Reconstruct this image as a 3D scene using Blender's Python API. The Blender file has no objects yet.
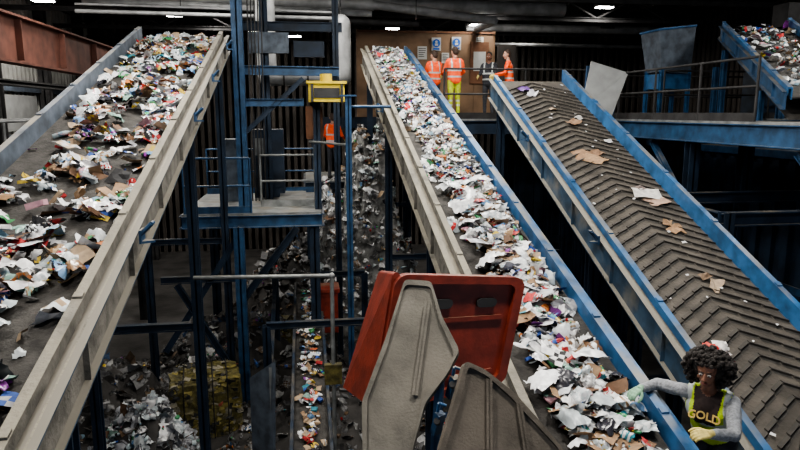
import bpy, math, random
import numpy as np
from mathutils import Vector, Matrix, Euler, noise
random.seed(7)
rnd = random.random
def ru(a, b): return a + (b - a) * rnd()
V = Vector
scene = bpy.context.scene
try:
    scene.view_settings.look = 'AgX - Medium High Contrast'
except Exception:
    pass

# ------------------------------------------------------------------ materials
def mat(name, col, rough=0.7, metal=0.0, var=0.25, scale=4.0, bump=0.0, bscale=40.0,
        dust=0.0, dcol=(0.22, 0.20, 0.165), attr=False, emit=0.0):
    m = bpy.data.materials.new(name); m.use_nodes = True
    nt = m.node_tree; N = nt.nodes; L = nt.links
    b = N["Principled BSDF"]
    b.inputs["Roughness"].default_value = rough
    b.inputs["Metallic"].default_value = metal
    tc = N.new("ShaderNodeTexCoord")
    nz = N.new("ShaderNodeTexNoise"); nz.inputs["Scale"].default_value = scale
    nz.inputs["Detail"].default_value = 6
    L.new(tc.outputs["Object"], nz.inputs["Vector"])
    mix = N.new("ShaderNodeMix"); mix.data_type = 'RGBA'
    mr = N.new("ShaderNodeMapRange"); mr.inputs["From Min"].default_value = .35; mr.inputs["From Max"].default_value = .65
    L.new(nz.outputs["Fac"], mr.inputs["Value"]); L.new(mr.outputs["Result"], mix.inputs["Factor"])
    if attr:
        at = N.new("ShaderNodeAttribute"); at.attribute_name = "Col"
        d = N.new("ShaderNodeMix"); d.data_type = 'RGBA'; d.blend_type = 'MULTIPLY'
        d.inputs["Factor"].default_value = 1; d.inputs["B"].default_value = (1 - var, 1 - var, 1 - var * .9, 1)
        L.new(at.outputs["Color"], d.inputs["A"])
        L.new(d.outputs["Result"], mix.inputs["A"]); L.new(at.outputs["Color"], mix.inputs["B"])
    else:
        mix.inputs["A"].default_value = tuple(c * (1 - var) for c in col) + (1,)
        mix.inputs["B"].default_value = tuple(min(1, c * (1 + var)) for c in col) + (1,)
    out = mix.outputs["Result"]
    if dust > 0:
        g = N.new("ShaderNodeNewGeometry"); sp = N.new("ShaderNodeSeparateXYZ")
        L.new(g.outputs["Normal"], sp.inputs[0])
        n2 = N.new("ShaderNodeTexNoise"); n2.inputs["Scale"].default_value = 2.3; n2.inputs["Detail"].default_value = 8
        L.new(tc.outputs["Object"], n2.inputs["Vector"])
        ma = N.new("ShaderNodeMath"); ma.operation = 'MULTIPLY_ADD'
        ma.inputs[1].default_value = .55; L.new(sp.outputs["Z"], ma.inputs[0]); L.new(n2.outputs["Fac"], ma.inputs[2])
        m2 = N.new("ShaderNodeMapRange"); m2.inputs["From Min"].default_value = 1.0 - dust; m2.inputs["From Max"].default_value = 1.25 - dust
        L.new(ma.outputs[0], m2.inputs["Value"])
        dm = N.new("ShaderNodeMix"); dm.data_type = 'RGBA'; dm.inputs["B"].default_value = dcol + (1,)
        L.new(m2.outputs["Result"], dm.inputs["Factor"]); L.new(out, dm.inputs["A"])
        out = dm.outputs["Result"]
    L.new(out, b.inputs["Base Color"])
    if bump > 0:
        n3 = N.new("ShaderNodeTexNoise"); n3.inputs["Scale"].default_value = bscale; n3.inputs["Detail"].default_value = 5
        L.new(tc.outputs["Object"], n3.inputs["Vector"])
        bp = N.new("ShaderNodeBump"); bp.inputs["Strength"].default_value = bump; bp.inputs["Distance"].default_value = .02
        L.new(n3.outputs["Fac"], bp.inputs["Height"]); L.new(bp.outputs["Normal"], b.inputs["Normal"])
    if emit > 0:
        b.inputs["Emission Color"].default_value = tuple(col) + (1,)
        b.inputs["Emission Strength"].default_value = emit
    return m

M = {}
M['blue'] = mat("blue_paint", (0.022, 0.066, 0.140), .5, .1, .35, 5, dust=.10)
M['blueclean'] = mat("blue_paint_bright", (0.030, 0.11, 0.25), .45, .1, .35, 5, dust=.08)
M['bluedusty'] = mat("dust_streaked_blue_paint", (0.030, 0.062, 0.105), .7, .05, .4, 4, dust=.50, dcol=(0.20, 0.185, 0.155))
M['bluedark'] = mat("dark_or_shaded_blue_steel", (0.009, 0.021, 0.042), .6, .1, .4, 3, dust=.03, dcol=(.10, .09, .075))  # dark blue walls; on pit struts the darker tone stands in for shade
M['dusty'] = mat("dusty_painted_steel", (0.145, 0.138, 0.122), .85, 0, .4, 6, bump=.5, bscale=30, dust=.20, dcol=(0.25, 0.23, 0.185))
M['greyblue'] = mat("grey_blue_steel", (0.085, 0.105, 0.135), .6, .1, .4, 5, dust=.05)
M['belt'] = mat("rubber_belt", (0.040, 0.037, 0.034), .8, 0, .45, 8, bump=.4)
M['chev'] = mat("chevron_belt_rubber", (0.070, 0.061, 0.051), .75, 0, .35, 3, bump=.5, bscale=25)
M['chevd'] = mat("chevron_cleat_rubber", (0.042, 0.037, 0.032), .8, 0, .4, 3)
M['steel'] = mat("galvanised_steel", (0.22, 0.23, 0.23), .5, .4, .3, 5, dust=.03)
M['duct'] = mat("dull_grey_duct", (0.24, 0.245, 0.25), .6, .2, .25, 3)
M['dark'] = mat("dark_steel", (0.032, 0.031, 0.032), .7, .2, .4, 4)
M['concrete'] = mat("dirty_concrete", (0.045, 0.042, 0.04), .9, 0, .5, 1.2, bump=.6, bscale=8)
M['pile'] = mat("compacted_paper", (0.17, 0.17, 0.165), .9, 0, .7, 5, bump=1, bscale=9)
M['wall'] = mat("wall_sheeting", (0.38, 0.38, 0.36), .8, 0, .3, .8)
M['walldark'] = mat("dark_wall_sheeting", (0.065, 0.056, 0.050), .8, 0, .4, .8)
M['roof'] = mat("roof_sheeting", (0.06, 0.055, 0.052), .8, 0, .3, .8)
M['brownsteel'] = mat("red_oxide_steel", (0.13, 0.050, 0.035), .7, 0, .3, 3)
M['ply'] = mat("plywood", (0.24, 0.15, 0.09), .7, 0, .25, 1.6)
M['yellow'] = mat("yellow_paint", (0.60, 0.45, 0.03), .5, 0, .15, 5)
M['brown'] = mat("brown_box", (0.18, 0.08, 0.04), .7, 0, .2, 5)
M['orange'] = mat("hi_vis_orange", (0.90, 0.10, 0.02), .7, 0, .08, 12)
M['hiyel'] = mat("hi_vis_yellow", (0.55, 0.75, 0.03), .7, 0, .1, 12, bump=.5, bscale=30)
M['refl'] = mat("reflective_tape", (0.45, 0.48, 0.48), .35, .1, .1, 20)
M['navy'] = mat("dark_cloth", (0.03, 0.032, 0.04), .9, 0, .3, 20)
M['greycloth'] = mat("grey_marl_cloth", (0.25, 0.26, 0.28), .9, 0, .2, 40, bump=.6, bscale=50)
M['shirt'] = mat("dark_brown_shirt", (0.045, 0.03, 0.028), .9, 0, .2, 30)
M['gold'] = mat("gold_print", (0.72, 0.50, 0.16), .6, 0, .1, 30)
M['skin_d'] = mat("dark_skin", (0.20, 0.092, 0.058), .5, 0, .1, 20)
M['skin_l'] = mat("light_skin", (0.50, 0.28, 0.20), .55, 0, .1, 20)
M['hair'] = mat("black_hair", (0.020, 0.015, 0.013), .6, 0, .4, 60, bump=1, bscale=120)
M['hairb'] = mat("brown_hair", (0.04, 0.022, 0.014), .7, 0, .3, 60)
M['lip'] = mat("lips", (0.20, 0.06, 0.05), .5, 0, .1)
M['eye'] = mat("eye_white", (0.6, 0.58, 0.55), .3, 0, .05)
M['iris'] = mat("eye_iris", (0.01, 0.008, 0.006), .2, 0, .05)
M['glove_g'] = mat("green_work_glove", (0.22, 0.38, 0.26), .8, 0, .2, 30)
M['glove_y'] = mat("yellow_work_glove", (0.58, 0.47, 0.16), .8, 0, .2, 30)
M['limetrous'] = mat("lime_trousers", (0.45, 0.52, 0.03), .8, 0, .15, 20)
M['redplastic'] = mat("red_plastic", (0.20, 0.030, 0.016), .45, 0, .3, 7, bump=.15, dust=.06, dcol=(.22, .13, .09))
M['dustpanel'] = mat("dust_coated_panel", (0.145, 0.134, 0.114), .9, 0, .3, 5, bump=.25, bscale=60, dust=.12, dcol=(.21, .19, .16))
M['dustpanel2'] = mat("brown_dust_dimmed_panel", (0.115, 0.098, 0.08), .9, 0, .3, 5, bump=.25, bscale=60, dust=.08, dcol=(.19, .17, .14))  # brownish dust, with the panel's dimmer lighting put into the colour
M['greypanel'] = mat("light_grey_panel", (0.34, 0.35, 0.35), .6, 0, .15, 3)
M['white'] = mat("white_board", (0.6, 0.6, 0.58), .6, 0, .08)
M['signblue'] = mat("sign_blue", (0.01, 0.13, 0.55), .5, 0, .05)
M['boot'] = mat("black_boot", (0.015, 0.014, 0.013), .6, 0, .2)
M['trash'] = mat("waste_paper_card", (1, 1, 1), .75, 0, .35, 16, attr=True)
M['film'] = mat("waste_plastic_film", (1, 1, 1), .25, 0, .2, 20, attr=True)
M['lamp'] = mat("lamp_glass", (1, .97, .9), .3, 0, 0, emit=45)
M['wire'] = mat("bale_wrap", (0.10, 0.085, 0.025), .6, 0, .6, 9, bump=1, bscale=14)

# ------------------------------------------------------------------ mesh builder
class B:
    def __init__(s): s.v = []; s.f = []; s.m = []; s.mats = []; s.sm = []
    def mi(s, k):
        if k not in s.mats: s.mats.append(k)
        return s.mats.index(k)
    def add(s, vs, fs, k, smooth=False):
        o = len(s.v); s.v += [tuple(p) for p in vs]; i = s.mi(k)
        for f in fs:
            s.f.append([o + a for a in f]); s.m.append(i); s.sm.append(smooth)
    def box(s, a, b, k, zf=None):
        x0, y0, z0 = a; x1, y1, z1 = b
        vs = [(x0, y0, z0), (x1, y0, z0), (x1, y1, z0), (x0, y1, z0), (x0, y0, z1), (x1, y0, z1), (x1, y1, z1), (x0, y1, z1)]
        if zf: vs = [(x, y, z + zf(y)) for x, y, z in vs]
        s.add(vs, [(0, 3, 2, 1), (4, 5, 6, 7), (0, 1, 5, 4), (1, 2, 6, 5), (2, 3, 7, 6), (3, 0, 4, 7)], k)
    def obox(s, c, size, rot, k):
        R = rot if isinstance(rot, Matrix) else Euler(rot).to_matrix()
        h = [a / 2 for a in size]; c = V(c)
        vs = [c + R @ V((sx * h[0], sy * h[1], sz * h[2])) for sz in (-1, 1) for sx, sy in ((-1, -1), (1, -1), (1, 1), (-1, 1))]
        s.add(vs, [(0, 3, 2, 1), (4, 5, 6, 7), (0, 1, 5, 4), (1, 2, 6, 5), (2, 3, 7, 6), (3, 0, 4, 7)], k)
    def cyl(s, p, q, r, k, r2=None, n=10, cap=True):
        p = V(p); q = V(q); r2 = r if r2 is None else r2
        d = (q - p).normalized(); a = d.orthogonal().normalized(); b = d.cross(a)
        vs = []
        for c, rr in ((p, r), (q, r2)):
            for i in range(n):
                t = 2 * math.pi * i / n; vs.append(c + a * math.cos(t) * rr + b * math.sin(t) * rr)
        fs = [(i, (i + 1) % n, n + (i + 1) % n, n + i) for i in range(n)]
        s.add(vs, fs, k, True)
        if cap: s.add(vs, [tuple(reversed(range(n))), tuple(range(n, 2 * n))], k)
    def path(s, pts, r, k, n=8):
        for a, b in zip(pts, pts[1:]): s.cyl(a, b, r, k, n=n)
    def beam(s, p, q, w, h, k, up=(0, 0, 1)):
        p = V(p); q = V(q); d = (q - p); l = d.length; d.normalize()
        x = d.cross(V(up))
        if x.length < 1e-3: x = d.cross(V((0, 1, 0)))
        x.normalize(); z = x.cross(d); R = Matrix((x, d, z)).transposed(); c = (p + q) / 2
        t = .12 * w + .004
        s.obox(c, (t, l, h), R, k)
        s.obox(c + z * (h / 2 - t / 2), (w, l, t), R, k); s.obox(c - z * (h / 2 - t / 2), (w, l, t), R, k)
    def slab(s, pts, thick, k, nrm=None):
        P = [V(p) for p in pts]; n = len(P)
        if nrm is None:
            nrm = V((0, 0, 0))
            for i in range(n): nrm += (P[i]).cross(P[(i + 1) % n])
        nrm = V(nrm).normalized() * thick
        vs = P + [p - nrm for p in P]
        fs = [tuple(range(n)), tuple(reversed(range(n, 2 * n)))] + [(i, n + i, n + (i + 1) % n, (i + 1) % n) for i in range(n)]
        s.add(vs, fs, k)
    def sphere(s, c, r, k, nu=12, nv=8, R=None):
        c = V(c); r = (r, r, r) if not hasattr(r, '__len__') else r
        vs = []; fs = []
        for j in range(nv + 1):
            ph = math.pi * j / nv
            for i in range(nu):
                t = 2 * math.pi * i / nu
                p = V((r[0] * math.sin(ph) * math.cos(t), r[1] * math.sin(ph) * math.sin(t), r[2] * math.cos(ph)))
                if R: p = R @ p
                vs.append(c + p)
        for j in range(nv):
            for i in range(nu):
                fs.append((j * nu + i, (j + 1) * nu + i, (j + 1) * nu + (i + 1) % nu, j * nu + (i + 1) % nu))
        s.add(vs, fs, k, True)
    def obj(s, name, parent=None, bevel=0):
        me = bpy.data.meshes.new(name); me.from_pydata(s.v, [], s.f)
        for k in s.mats: me.materials.append(M[k])
        me.polygons.foreach_set("material_index", s.m); me.polygons.foreach_set("use_smooth", s.sm)
        me.update()
        o = bpy.data.objects.new(name, me); scene.collection.objects.link(o)
        if parent: o.parent = parent
        if bevel:
            mo = o.modifiers.new("bevel", 'BEVEL'); mo.width = bevel; mo.segments = 2; mo.limit_method = 'ANGLE'
        return o

# ------------------------------------------------------------------ building shell
b = B(); b.box((-9, -6, -.2), (16, 29, 0), 'concrete'); b.obj("floor")
def sheeting(name, p, q, z0, z1, k, pitch=.3, depth=.06):
    b = B(); p = V(p); q = V(q); l = (q - p).length; d = (q - p) / l; nr = V((-d.y, d.x, 0))
    n = int(l / pitch); vs = []
    for i in range(n + 1):
        for j, (o, dd) in enumerate(((0, 0), (.4, 0), (.5, depth), (.9, depth))):
            c = p + d * min(l, (i + o) * pitch) + nr * dd
            vs += [(c.x, c.y, z0), (c.x, c.y, z1)]
    m = len(vs) // 2
    b.add(vs, [(2 * i, 2 * i + 2, 2 * i + 3, 2 * i + 1) for i in range(m - 1)], k)
    c = [p, q, q - nr * .12, p - nr * .12]
    b.box((min(v.x for v in c), min(v.y for v in c), z0), (max(v.x for v in c), max(v.y for v in c), z1), k)
    return b.obj(name)
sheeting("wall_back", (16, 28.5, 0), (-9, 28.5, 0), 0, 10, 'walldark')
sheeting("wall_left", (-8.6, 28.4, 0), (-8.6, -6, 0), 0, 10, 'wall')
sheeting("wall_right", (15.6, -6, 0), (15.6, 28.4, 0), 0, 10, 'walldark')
b = B(); b.box((-9, -6, 10), (16, 29, 10.15), 'roof')
for x in np.arange(-8, 16, 1.6): b.box((x, -6, 9.85), (x + .08, 28.6, 10), 'roof')
b.obj("ceiling")
b = B()
for y in (17, 20.5, 24.5, 28):
    b.beam((-8.5, y, 9.7), (15.5, y, 9.7), .2, .25, 'dark')
    b.beam((-8.5, y, 8.95), (15.5, y, 8.95), .12, .14, 'dark')
    x = -8.5; up = True
    while x < 15:
        b.cyl((x, y, 9.6 if up else 9.0), (x + 1.2, y, 9.0 if up else 9.6), .035, 'dark', n=6)
        x += 1.2; up = not up
b.obj("roof_truss")
b = B()
b.cyl((-5.5, 18.6, 9.05), (2.0, 18.6, 8.95), .16, 'duct', n=14); b.cyl((-5.5, 18.0, 8.8), (1.9, 18.2, 8.65), .09, 'duct')
b.cyl((-5.0, 19.3, 8.75), (3.4, 19.3, 8.55), .09, 'dark'); b.cyl((-5.0, 19.6, 9.25), (8, 19.6, 9.1), .2, 'duct', n=14)
b.cyl((-5.5, 17.4, 8.45), (.9, 17.4, 8.40), .05, 'duct'); b.cyl((-5.5, 17.4, 8.62), (.9, 17.4, 8.55), .03, 'duct')
b.path([(2.0, 18.6, 8.95), (5.5, 18.6, 8.6), (5.5, 20.5, 8.6)], .12, 'duct')
b.cyl((6, 24, 9.1), (15, 24, 9.1), .15, 'duct', n=14); b.cyl((4, 26, 8.7), (15, 26, 8.7), .08, 'duct')
for x in (-4, -1, 1.8): b.cyl((x, 18.6, 9.1), (x, 18.6, 10), .02, 'dark', n=6)
for x in (-3, -1, 1, 3): b.cyl((x, 17.4, 8.4), (x, 17.4, 9.6), .012, 'dark', n=6)
b.obj("overhead_pipework")
b = B(); b.beam((-6, 11, 7.5), (-6, 28, 7.5), .35, 1.0, 'brownsteel')
for y in (12.5, 15, 17.5, 20, 22.5, 25): b.box((-6.16, y, 7.08), (-5.84, y + .03, 7.92), 'brownsteel')
b.beam((-6, 11, 6.6), (-6, 28, 6.6), .25, .12, 'dark')
for y in (14, 21, 27): b.beam((-6.2, y, 0), (-6.2, y, 7), .3, .3, 'dark')
b.obj("red_oxide_crane_beam")
b = B()
for y in (12, 15.5, 19, 22.5, 26):
    b.beam((-8.2, y, 0), (-8.2, y, 10), .3, .3, 'dark')
b.box((-8.45, 10, 6.6), (-8.3, 28, 6.8), 'greyblue'); b.box((-8.45, 10, 5.2), (-8.3, 28, 5.35), 'greyblue'); b.box((-8.45, 10, 3.6), (-8.25, 28, 3.9), 'steel')
for y in (12.3, 15.8, 19.3, 22.8): b.box((-8.45, y, 5.45), (-8.36, y + 2.8, 6.5), 'greypanel')
b.obj("wall_cladding_frame")

# ------------------------------------------------------------------ waste generator
PAL = [((.86, .86, .85), 24), ((.66, .67, .69), 14), ((.42, .42, .42), 10), ((.36, .23, .13), 11), ((.50, .37, .24), 7), ((.21, .12, .07), 6),
       ((.05, .12, .42), 4.5), ((.55, .05, .05), 6.5), ((.65, .22, .06), 2.5), ((.07, .28, .11), 4), ((.68, .50, .08), 4), ((.23, .05, .28), 2),
       ((.03, .03, .033), 10), ((.06, .32, .40), 2.5), ((.68, .38, .44), 3), ((.32, .48, .58), 3)]
def pick(pal):
    t = rnd() * sum(w for _, w in pal)
    for c, w in pal:
        t -= w
        if t <= 0: break
    j = ru(.78, 1.05); return tuple(min(.92, a * j) for a in c)
class Trash:
    def __init__(s): s.v = []; s.f = []; s.c = []; s.m = []
    def grid(s, pos, R, w, l, n, cr, col, mi, bulge=0, col2=None, fold=0):
        o = len(s.v); ph = ru(0, 9)
        ex = [1 + ru(-.22, .22) for _ in range(4)]
        for i in range(n):
            for j in range(n):
                u = i / (n - 1) - .5; v = j / (n - 1) - .5
                x = u * w * (ex[0] if v < 0 else ex[1]); y = v * l * (ex[2] if u < 0 else ex[3])
                z = ru(-cr, cr) + bulge * (1 - 4 * u * u) * (1 - 4 * v * v) + fold * abs(u) * w + .25 * cr * math.sin(ph + 9 * u)
                p = pos + R @ V((x + ru(-cr, cr) * .5, y + ru(-cr, cr) * .5, z)); s.v.append((p.x, p.y, p.z))
        pat = rnd() < .5; k = random.choice((2, 3)); q = random.choice((0, 1))
        for i in range(n - 1):
            for j in range(n - 1):
                a = o + i * n + j; s.f.append((a, a + 1, a + n + 1, a + n)); s.m.append(mi)
                s.c.append(col2 if (col2 and pat and (i * q + j) % k == 0) else col)
    def box(s, pos, R, d, col):
        o = len(s.v)
        for z in (-.5, .5):
            for x, y in ((-.5, -.5), (.5, -.5), (.5, .5), (-.5, .5)):
                p = pos + R @ V((x * d[0] * ru(.9, 1.05), y * d[1] * ru(.9, 1.05), z * d[2] * ru(.7, 1.1))); s.v.append((p.x, p.y, p.z))
        for f in ((0, 3, 2, 1), (4, 5, 6, 7), (0, 1, 5, 4), (1, 2, 6, 5), (2, 3, 7, 6), (3, 0, 4, 7)):
            s.f.append(tuple(o + a for a in f)); s.c.append(col); s.m.append(0)
    def bottle(s, pos, R, r, l, col, cap):
        prof = [(0, 0), (r, .02 * l), (r * .92, .3 * l), (r, .55 * l), (r * .9, .72 * l), (r * .35, .88 * l), (r * .35, .94 * l), (r * .42, .94 * l), (r * .42, l), (0, l)]
        o = len(s.v); n = 8; sq = ru(.5, 1)
        for rr, z in prof:
            for i in range(n):
                t = 2 * math.pi * i / n; p = pos + R @ V((rr * math.cos(t), z - l / 2, rr * math.sin(t) * sq)); s.v.append((p.x, p.y, p.z))
        for j in range(len(prof) - 1):
            for i in range(n):
                s.f.append((o + j * n + i, o + j * n + (i + 1) % n, o + (j + 1) * n + (i + 1) % n, o + (j + 1) * n + i))
                s.c.append(cap if (j >= 6 or j == 2) else col); s.m.append(1)
    def piece(s, x, y, z, slope, sz=1.0, tilt=.5, pal=PAL, fm=.24):
        R = Euler((slope + random.gauss(0, tilt), random.gauss(0, tilt), ru(0, 6.28))).to_matrix()
        pos = V((x, y, z)); t = rnd(); c = pick(pal)
        if t < .66 - fm:
            w = ru(.05, .16) * sz; s.grid(pos, R, w, w * ru(.9, 1.7), 4, .012 * sz * ru(.4, 1.8), c, 0, col2=pick(pal), fold=ru(-.5, .5) * (rnd() < .4))
        elif t < .66:
            w = ru(.08, .19) * sz
            if rnd() < .6 and pal is not PIT_SHADE: c = pick([((.72, .76, .77), 6), ((.50, .56, .58), 5), ((.90, .90, .90), 3), ((.28, .44, .38), 1.2), ((.05, .05, .06), 1.8), ((.18, .32, .52), 1)])
            s.grid(pos, R, w, w * ru(.9, 1.5), 7, .020 * sz, c, 1, bulge=.05 * sz, col2=pick(pal))
        elif t < .74: s.bottle(pos, R, ru(.025, .04) * sz, ru(.14, .24) * sz, pick([((.55, .64, .66), 4), ((.72, .74, .74), 4), ((.12, .36, .45), 1), ((.08, .35, .15), 1.3), ((.5, .05, .05), 1)]) if pal is not PIT_SHADE else c, pick(PAL[6:]))
        elif t < .81: s.box(pos, R, (ru(.05, .12) * sz, ru(.08, .18) * sz, ru(.02, .06) * sz), c)
        elif t < .88:
            c = pick(PAL[3:6]) if pal is not PIT_SHADE else c; w = ru(.10, .22) * sz; s.grid(pos, R, w, w * ru(.6, 1.4), 3, .008, c, 0, fold=ru(-.5, .5))
        else:
            w = ru(.025, .07) * sz; s.grid(pos, R, w, w * ru(.5, 2), 3, .008, c, 0)
    def obj(s, name):
        me = bpy.data.meshes.new(name); me.from_pydata(s.v, [], s.f)
        me.materials.append(M['trash']); me.materials.append(M['film'])
        me.polygons.foreach_set("material_index", s.m); me.polygons.foreach_set("use_smooth", [m == 1 for m in s.m])
        ca = me.color_attributes.new("Col", 'FLOAT_COLOR', 'CORNER')
        cnt = np.array([len(f) for f in s.f]); arr = np.repeat(np.array(s.c), cnt, axis=0)
        arr = np.hstack([arr, np.ones((len(arr), 1))]).astype(np.float32)
        ca.data.foreach_set("color", arr.ravel()); me.update()
        o = bpy.data.objects.new(name, me); scene.collection.objects.link(o); return o
PIT_SHADE = [((.26, .26, .26), 6), ((.15, .15, .15), 6), ((.46, .46, .45), 2.5), ((.07, .065, .06), 5), ((.16, .11, .07), 3), ((.05, .10, .2), .8)]  # waste colours darkened to stand in for the dim light in the pit

# ------------------------------------------------------------------ conveyors (run along +Y, rising)
def lug(b, x, y, z, sgn):
    b.box((min(x, x + sgn * .02), y - .07, z - .10), (max(x, x + sgn * .02), y + .07, z + .02), 'blue')
    pts = [(x + sgn * .02, y - .06, z - .08), (x + sgn * .12, y, z - .08), (x + sgn * .02, y + .06, z - .08)]
    b.path([(x + sgn * .01, y - .05, z - .02), (x + sgn * .10, y - .04, z + .07), (x + sgn * .10, y + .04, z + .07), (x + sgn * .01, y + .05, z - .02)], .018, 'blue')
    b.slab(pts, .02, 'blue')

def side(b, xe, sg, y0, y1, zf, kin, ktop, kout, hin, depth, wid):
    def bx(xa, xb, za, zb, k, ya=y0, yb=y1):
        b.box((min(xe + sg * xa, xe + sg * xb), ya, za), (max(xe + sg * xa, xe + sg * xb), yb, zb), k, zf)
    bx(0, .02, -.04, hin, kin)
    bx(.02, .06, hin - .03, hin, kin)
    bx(.06, .075, hin - .10, hin - .0, kin)
    bx(.06, wid, hin - .13, hin - .11, ktop)
    bx(wid, wid + .014, -depth, hin - .075, kout)
    bx(wid + .014, wid + .07, hin - .09, hin - .075, ktop)
    bx(wid + .014, wid + .07, -depth, -depth + .016, ktop)
    y = y0 + .6
    while y < y1:
        bx(wid + .014, wid + .055, -depth, hin - .08, kout, y, y + .012)
        bx(.005, .07, hin, hin + .018, kin, y + .3, y + .36)
        y += 1.25

def conveyor(name, xl, xr, y0, y1, zf, L, Rr, belt='belt', legs=(), low=0.0, lugs=()):
    b = B()
    b.box((xl - .02, y0, -.02), (xr + .02, y1, 0), belt, zf)
    b.box((xl - .02, y0, -.36), (xr + .02, y1, -.35), belt, zf)
    b.cyl((xl - .02, y1, zf(y1) - .185), (xr + .02, y1, zf(y1) - .185), .175, belt, n=20)
    b.cyl((xl - .12, y1, zf(y1) - .185), (xr + .12, y1, zf(y1) - .185), .04, 'steel', n=10)
    y = y0 + .3
    while y < y1 - .3:
        b.cyl((xl, y, zf(y) - .08), (xr, y, zf(y) - .08), .05, 'dark', n=8)
        b.box((xl - .1, y + .5, -.26), (xr + .1, y + .56, -.18), 'blue', zf); y += 1.25
    side(b, xl, -1, y0, y1, zf, *L); side(b, xr, 1, y0, y1, zf, *Rr)
    for y in legs:
        z = zf(y) - .3
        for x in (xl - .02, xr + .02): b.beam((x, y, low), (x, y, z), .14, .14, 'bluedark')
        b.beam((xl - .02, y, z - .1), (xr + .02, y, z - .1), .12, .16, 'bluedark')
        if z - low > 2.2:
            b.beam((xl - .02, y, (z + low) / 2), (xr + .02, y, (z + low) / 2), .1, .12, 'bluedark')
    for sx, y in lugs:
        x = xl - L[5] - .075 if sx < 0 else xr + Rr[5] + .075
        lug(b, x, y, zf(y) + .06, sx)
    return b.obj(name)

zA = lambda y: 4.24 + .317 * (y - 3.61)
zB = lambda y: 3.49 + .308 * (y - 4.36)
zC = lambda y: 3.56 + .43 * (y - 5.87)
conveyor("inclined_belt_conveyor", -3.12, -1.64, 1.2, 13.7, zA,
         ('greyblue', 'blue', 'greyblue', .22, .3, .08), ('dusty', 'bluedusty', 'dusty', .16, .24, .13), legs=(4.2, 9.4, 13), lugs=((1, 5.75), (1, 8.9), (1, 10.8), (1, 13)))
conveyor("inclined_belt_conveyor", 1.73, 2.72, 2.2, 17.7, zB,
         ('dusty', 'dusty', 'dusty', .16, .34, .13), ('blueclean', 'blueclean', 'blue', .17, .28, .09), legs=(3, 8.5, 13.2, 17), lugs=((-1, 12.6),))
conveyor("chevron_belt_conveyor", 3.93, 5.32, 3.0, 13.0, zC,
         ('blueclean', 'bluedusty', 'bluedusty', .12, .34, .12), ('blueclean', 'blueclean', 'blue', .24, .3, .09), belt='chev', legs=(4, 8.2, 12.6), lugs=((-1, 7.7), (-1, 10.5)))
chev = bpy.data.objects["chevron_belt_conveyor"]
b = B(); al = math.atan(.43); ca, sa = math.cos(al), math.sin(al)
def bp(x, s, h): return V((x, 3.0 + s * ca - h * sa, zC(3.0) + s * sa + h * ca))
Ltot = 10 / ca; s = .1
while s < Ltot - .1:
    for sg in (-1, 1):
        xs = [0.0, .17, .36, .54, .69]
        for i in range(4):
            xa, xb_ = xs[i] + .008, xs[i + 1] - .008
            sa_, sb_ = s - xa * .62 - .014 * i, s - xb_ * .62 - .014 * i
            if sb_ < .02: continue
            xc = 4.625; w = .05; h = .03
            pts = [bp(xc + sg * xa, sa_, 0), bp(xc + sg * xb_, sb_, 0), bp(xc + sg * xb_, sb_ + w, 0), bp(xc + sg * xa, sa_ + w, 0)]
            up = V((0, -sa, ca)) * h
            vs = pts + [pts[0] + up, pts[1] + up, pts[2] + up * .4, pts[3] + up * .4]
            b.add(vs, [(4, 5, 6, 7), (0, 1, 5, 4), (1, 2, 6, 5), (3, 0, 4, 7), (2, 3, 7, 6)], 'chevd')
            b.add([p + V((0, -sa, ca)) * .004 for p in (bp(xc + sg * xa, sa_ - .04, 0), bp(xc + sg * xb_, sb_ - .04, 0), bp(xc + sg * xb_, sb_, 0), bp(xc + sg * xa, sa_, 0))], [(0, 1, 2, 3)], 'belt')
    s += .19
b.obj("cleats", chev)

ang = math.atan2(8.95 + .1 - 7.1, 13.3 - 8.4)
zD = lambda y: .34 * y
o = conveyor("inclined_belt_conveyor", 0, 1.25, .9, 5.6, zD,
             ('blueclean', 'blue', 'blue', .16, .2, .08), ('blueclean', 'blue', 'blue', .2, .26, .10))
Dm = Matrix.Translation((7.38, 8.55, 5.93)) @ Matrix.Rotation(-ang, 4, 'Z'); o.matrix_world = Dm
b = B()
for yy in (2.2, 5.0):
    for xx in (-.1, 1.35):
        p = Dm @ V((xx, yy, zD(yy) - .3)); b.beam((p.x, p.y, 5.85), p, .1, .1, 'blue')
bb = b.obj("support_legs"); bb.parent = o; bb.matrix_parent_inverse = Dm.inverted()
T = Trash()
for i in range(190):
    x = .62 + random.gauss(0, .32); x = max(.08, min(1.18, x)); y = ru(1.0, 5.6)
    T.piece(x, y, zD(y) + .04 + rnd() * .06, .3, 1.0, .4)
T.obj("mixed_waste_load").matrix_world = Dm

# loads
T = Trash()
for i in range(2700):
    y = ru(1.6, 13.6); u = rnd()
    x = -3.1 + 1.44 * (u ** .85 if rnd() < .75 else u)
    x = max(-3.05, min(-1.72, x)); c = 1 - abs((x + 2.35) / .75) ** 2
    den = noise.noise(V((x * 1.5, y * 1.25, 0)))
    lim = 0.02 if y < 8 else -.09
    if den < lim and rnd() < .86: continue
    if x < -2.75 and y > 6 and rnd() < .5: continue
    T.piece(x, y, zA(y) + .02 + rnd() * .10 * max(.2, c), .31, ru(.7, 1.25), .36, fm=.32)
T.obj("mixed_waste_load")
T = Trash()
PB = [(c, w * (2.9 if i < 2 else 1)) for i, (c, w) in enumerate(PAL)]
for i in range(4000):
    y = ru(2.4, 17.65); x = 2.225 + random.gauss(0, .27)
    if not 1.78 < x < 2.67: x = ru(1.8, 2.65)
    c = 1 - abs((x - 2.225) / .5) ** 2
    if x < 1.95 and noise.noise(V((0, y * 1.1, 3))) < .1 and y < 12: continue
    T.piece(x, y, zB(y) + .02 + rnd() * .14 * max(.2, c), .3, ru(.6, 1.0), .45, PB)
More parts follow.
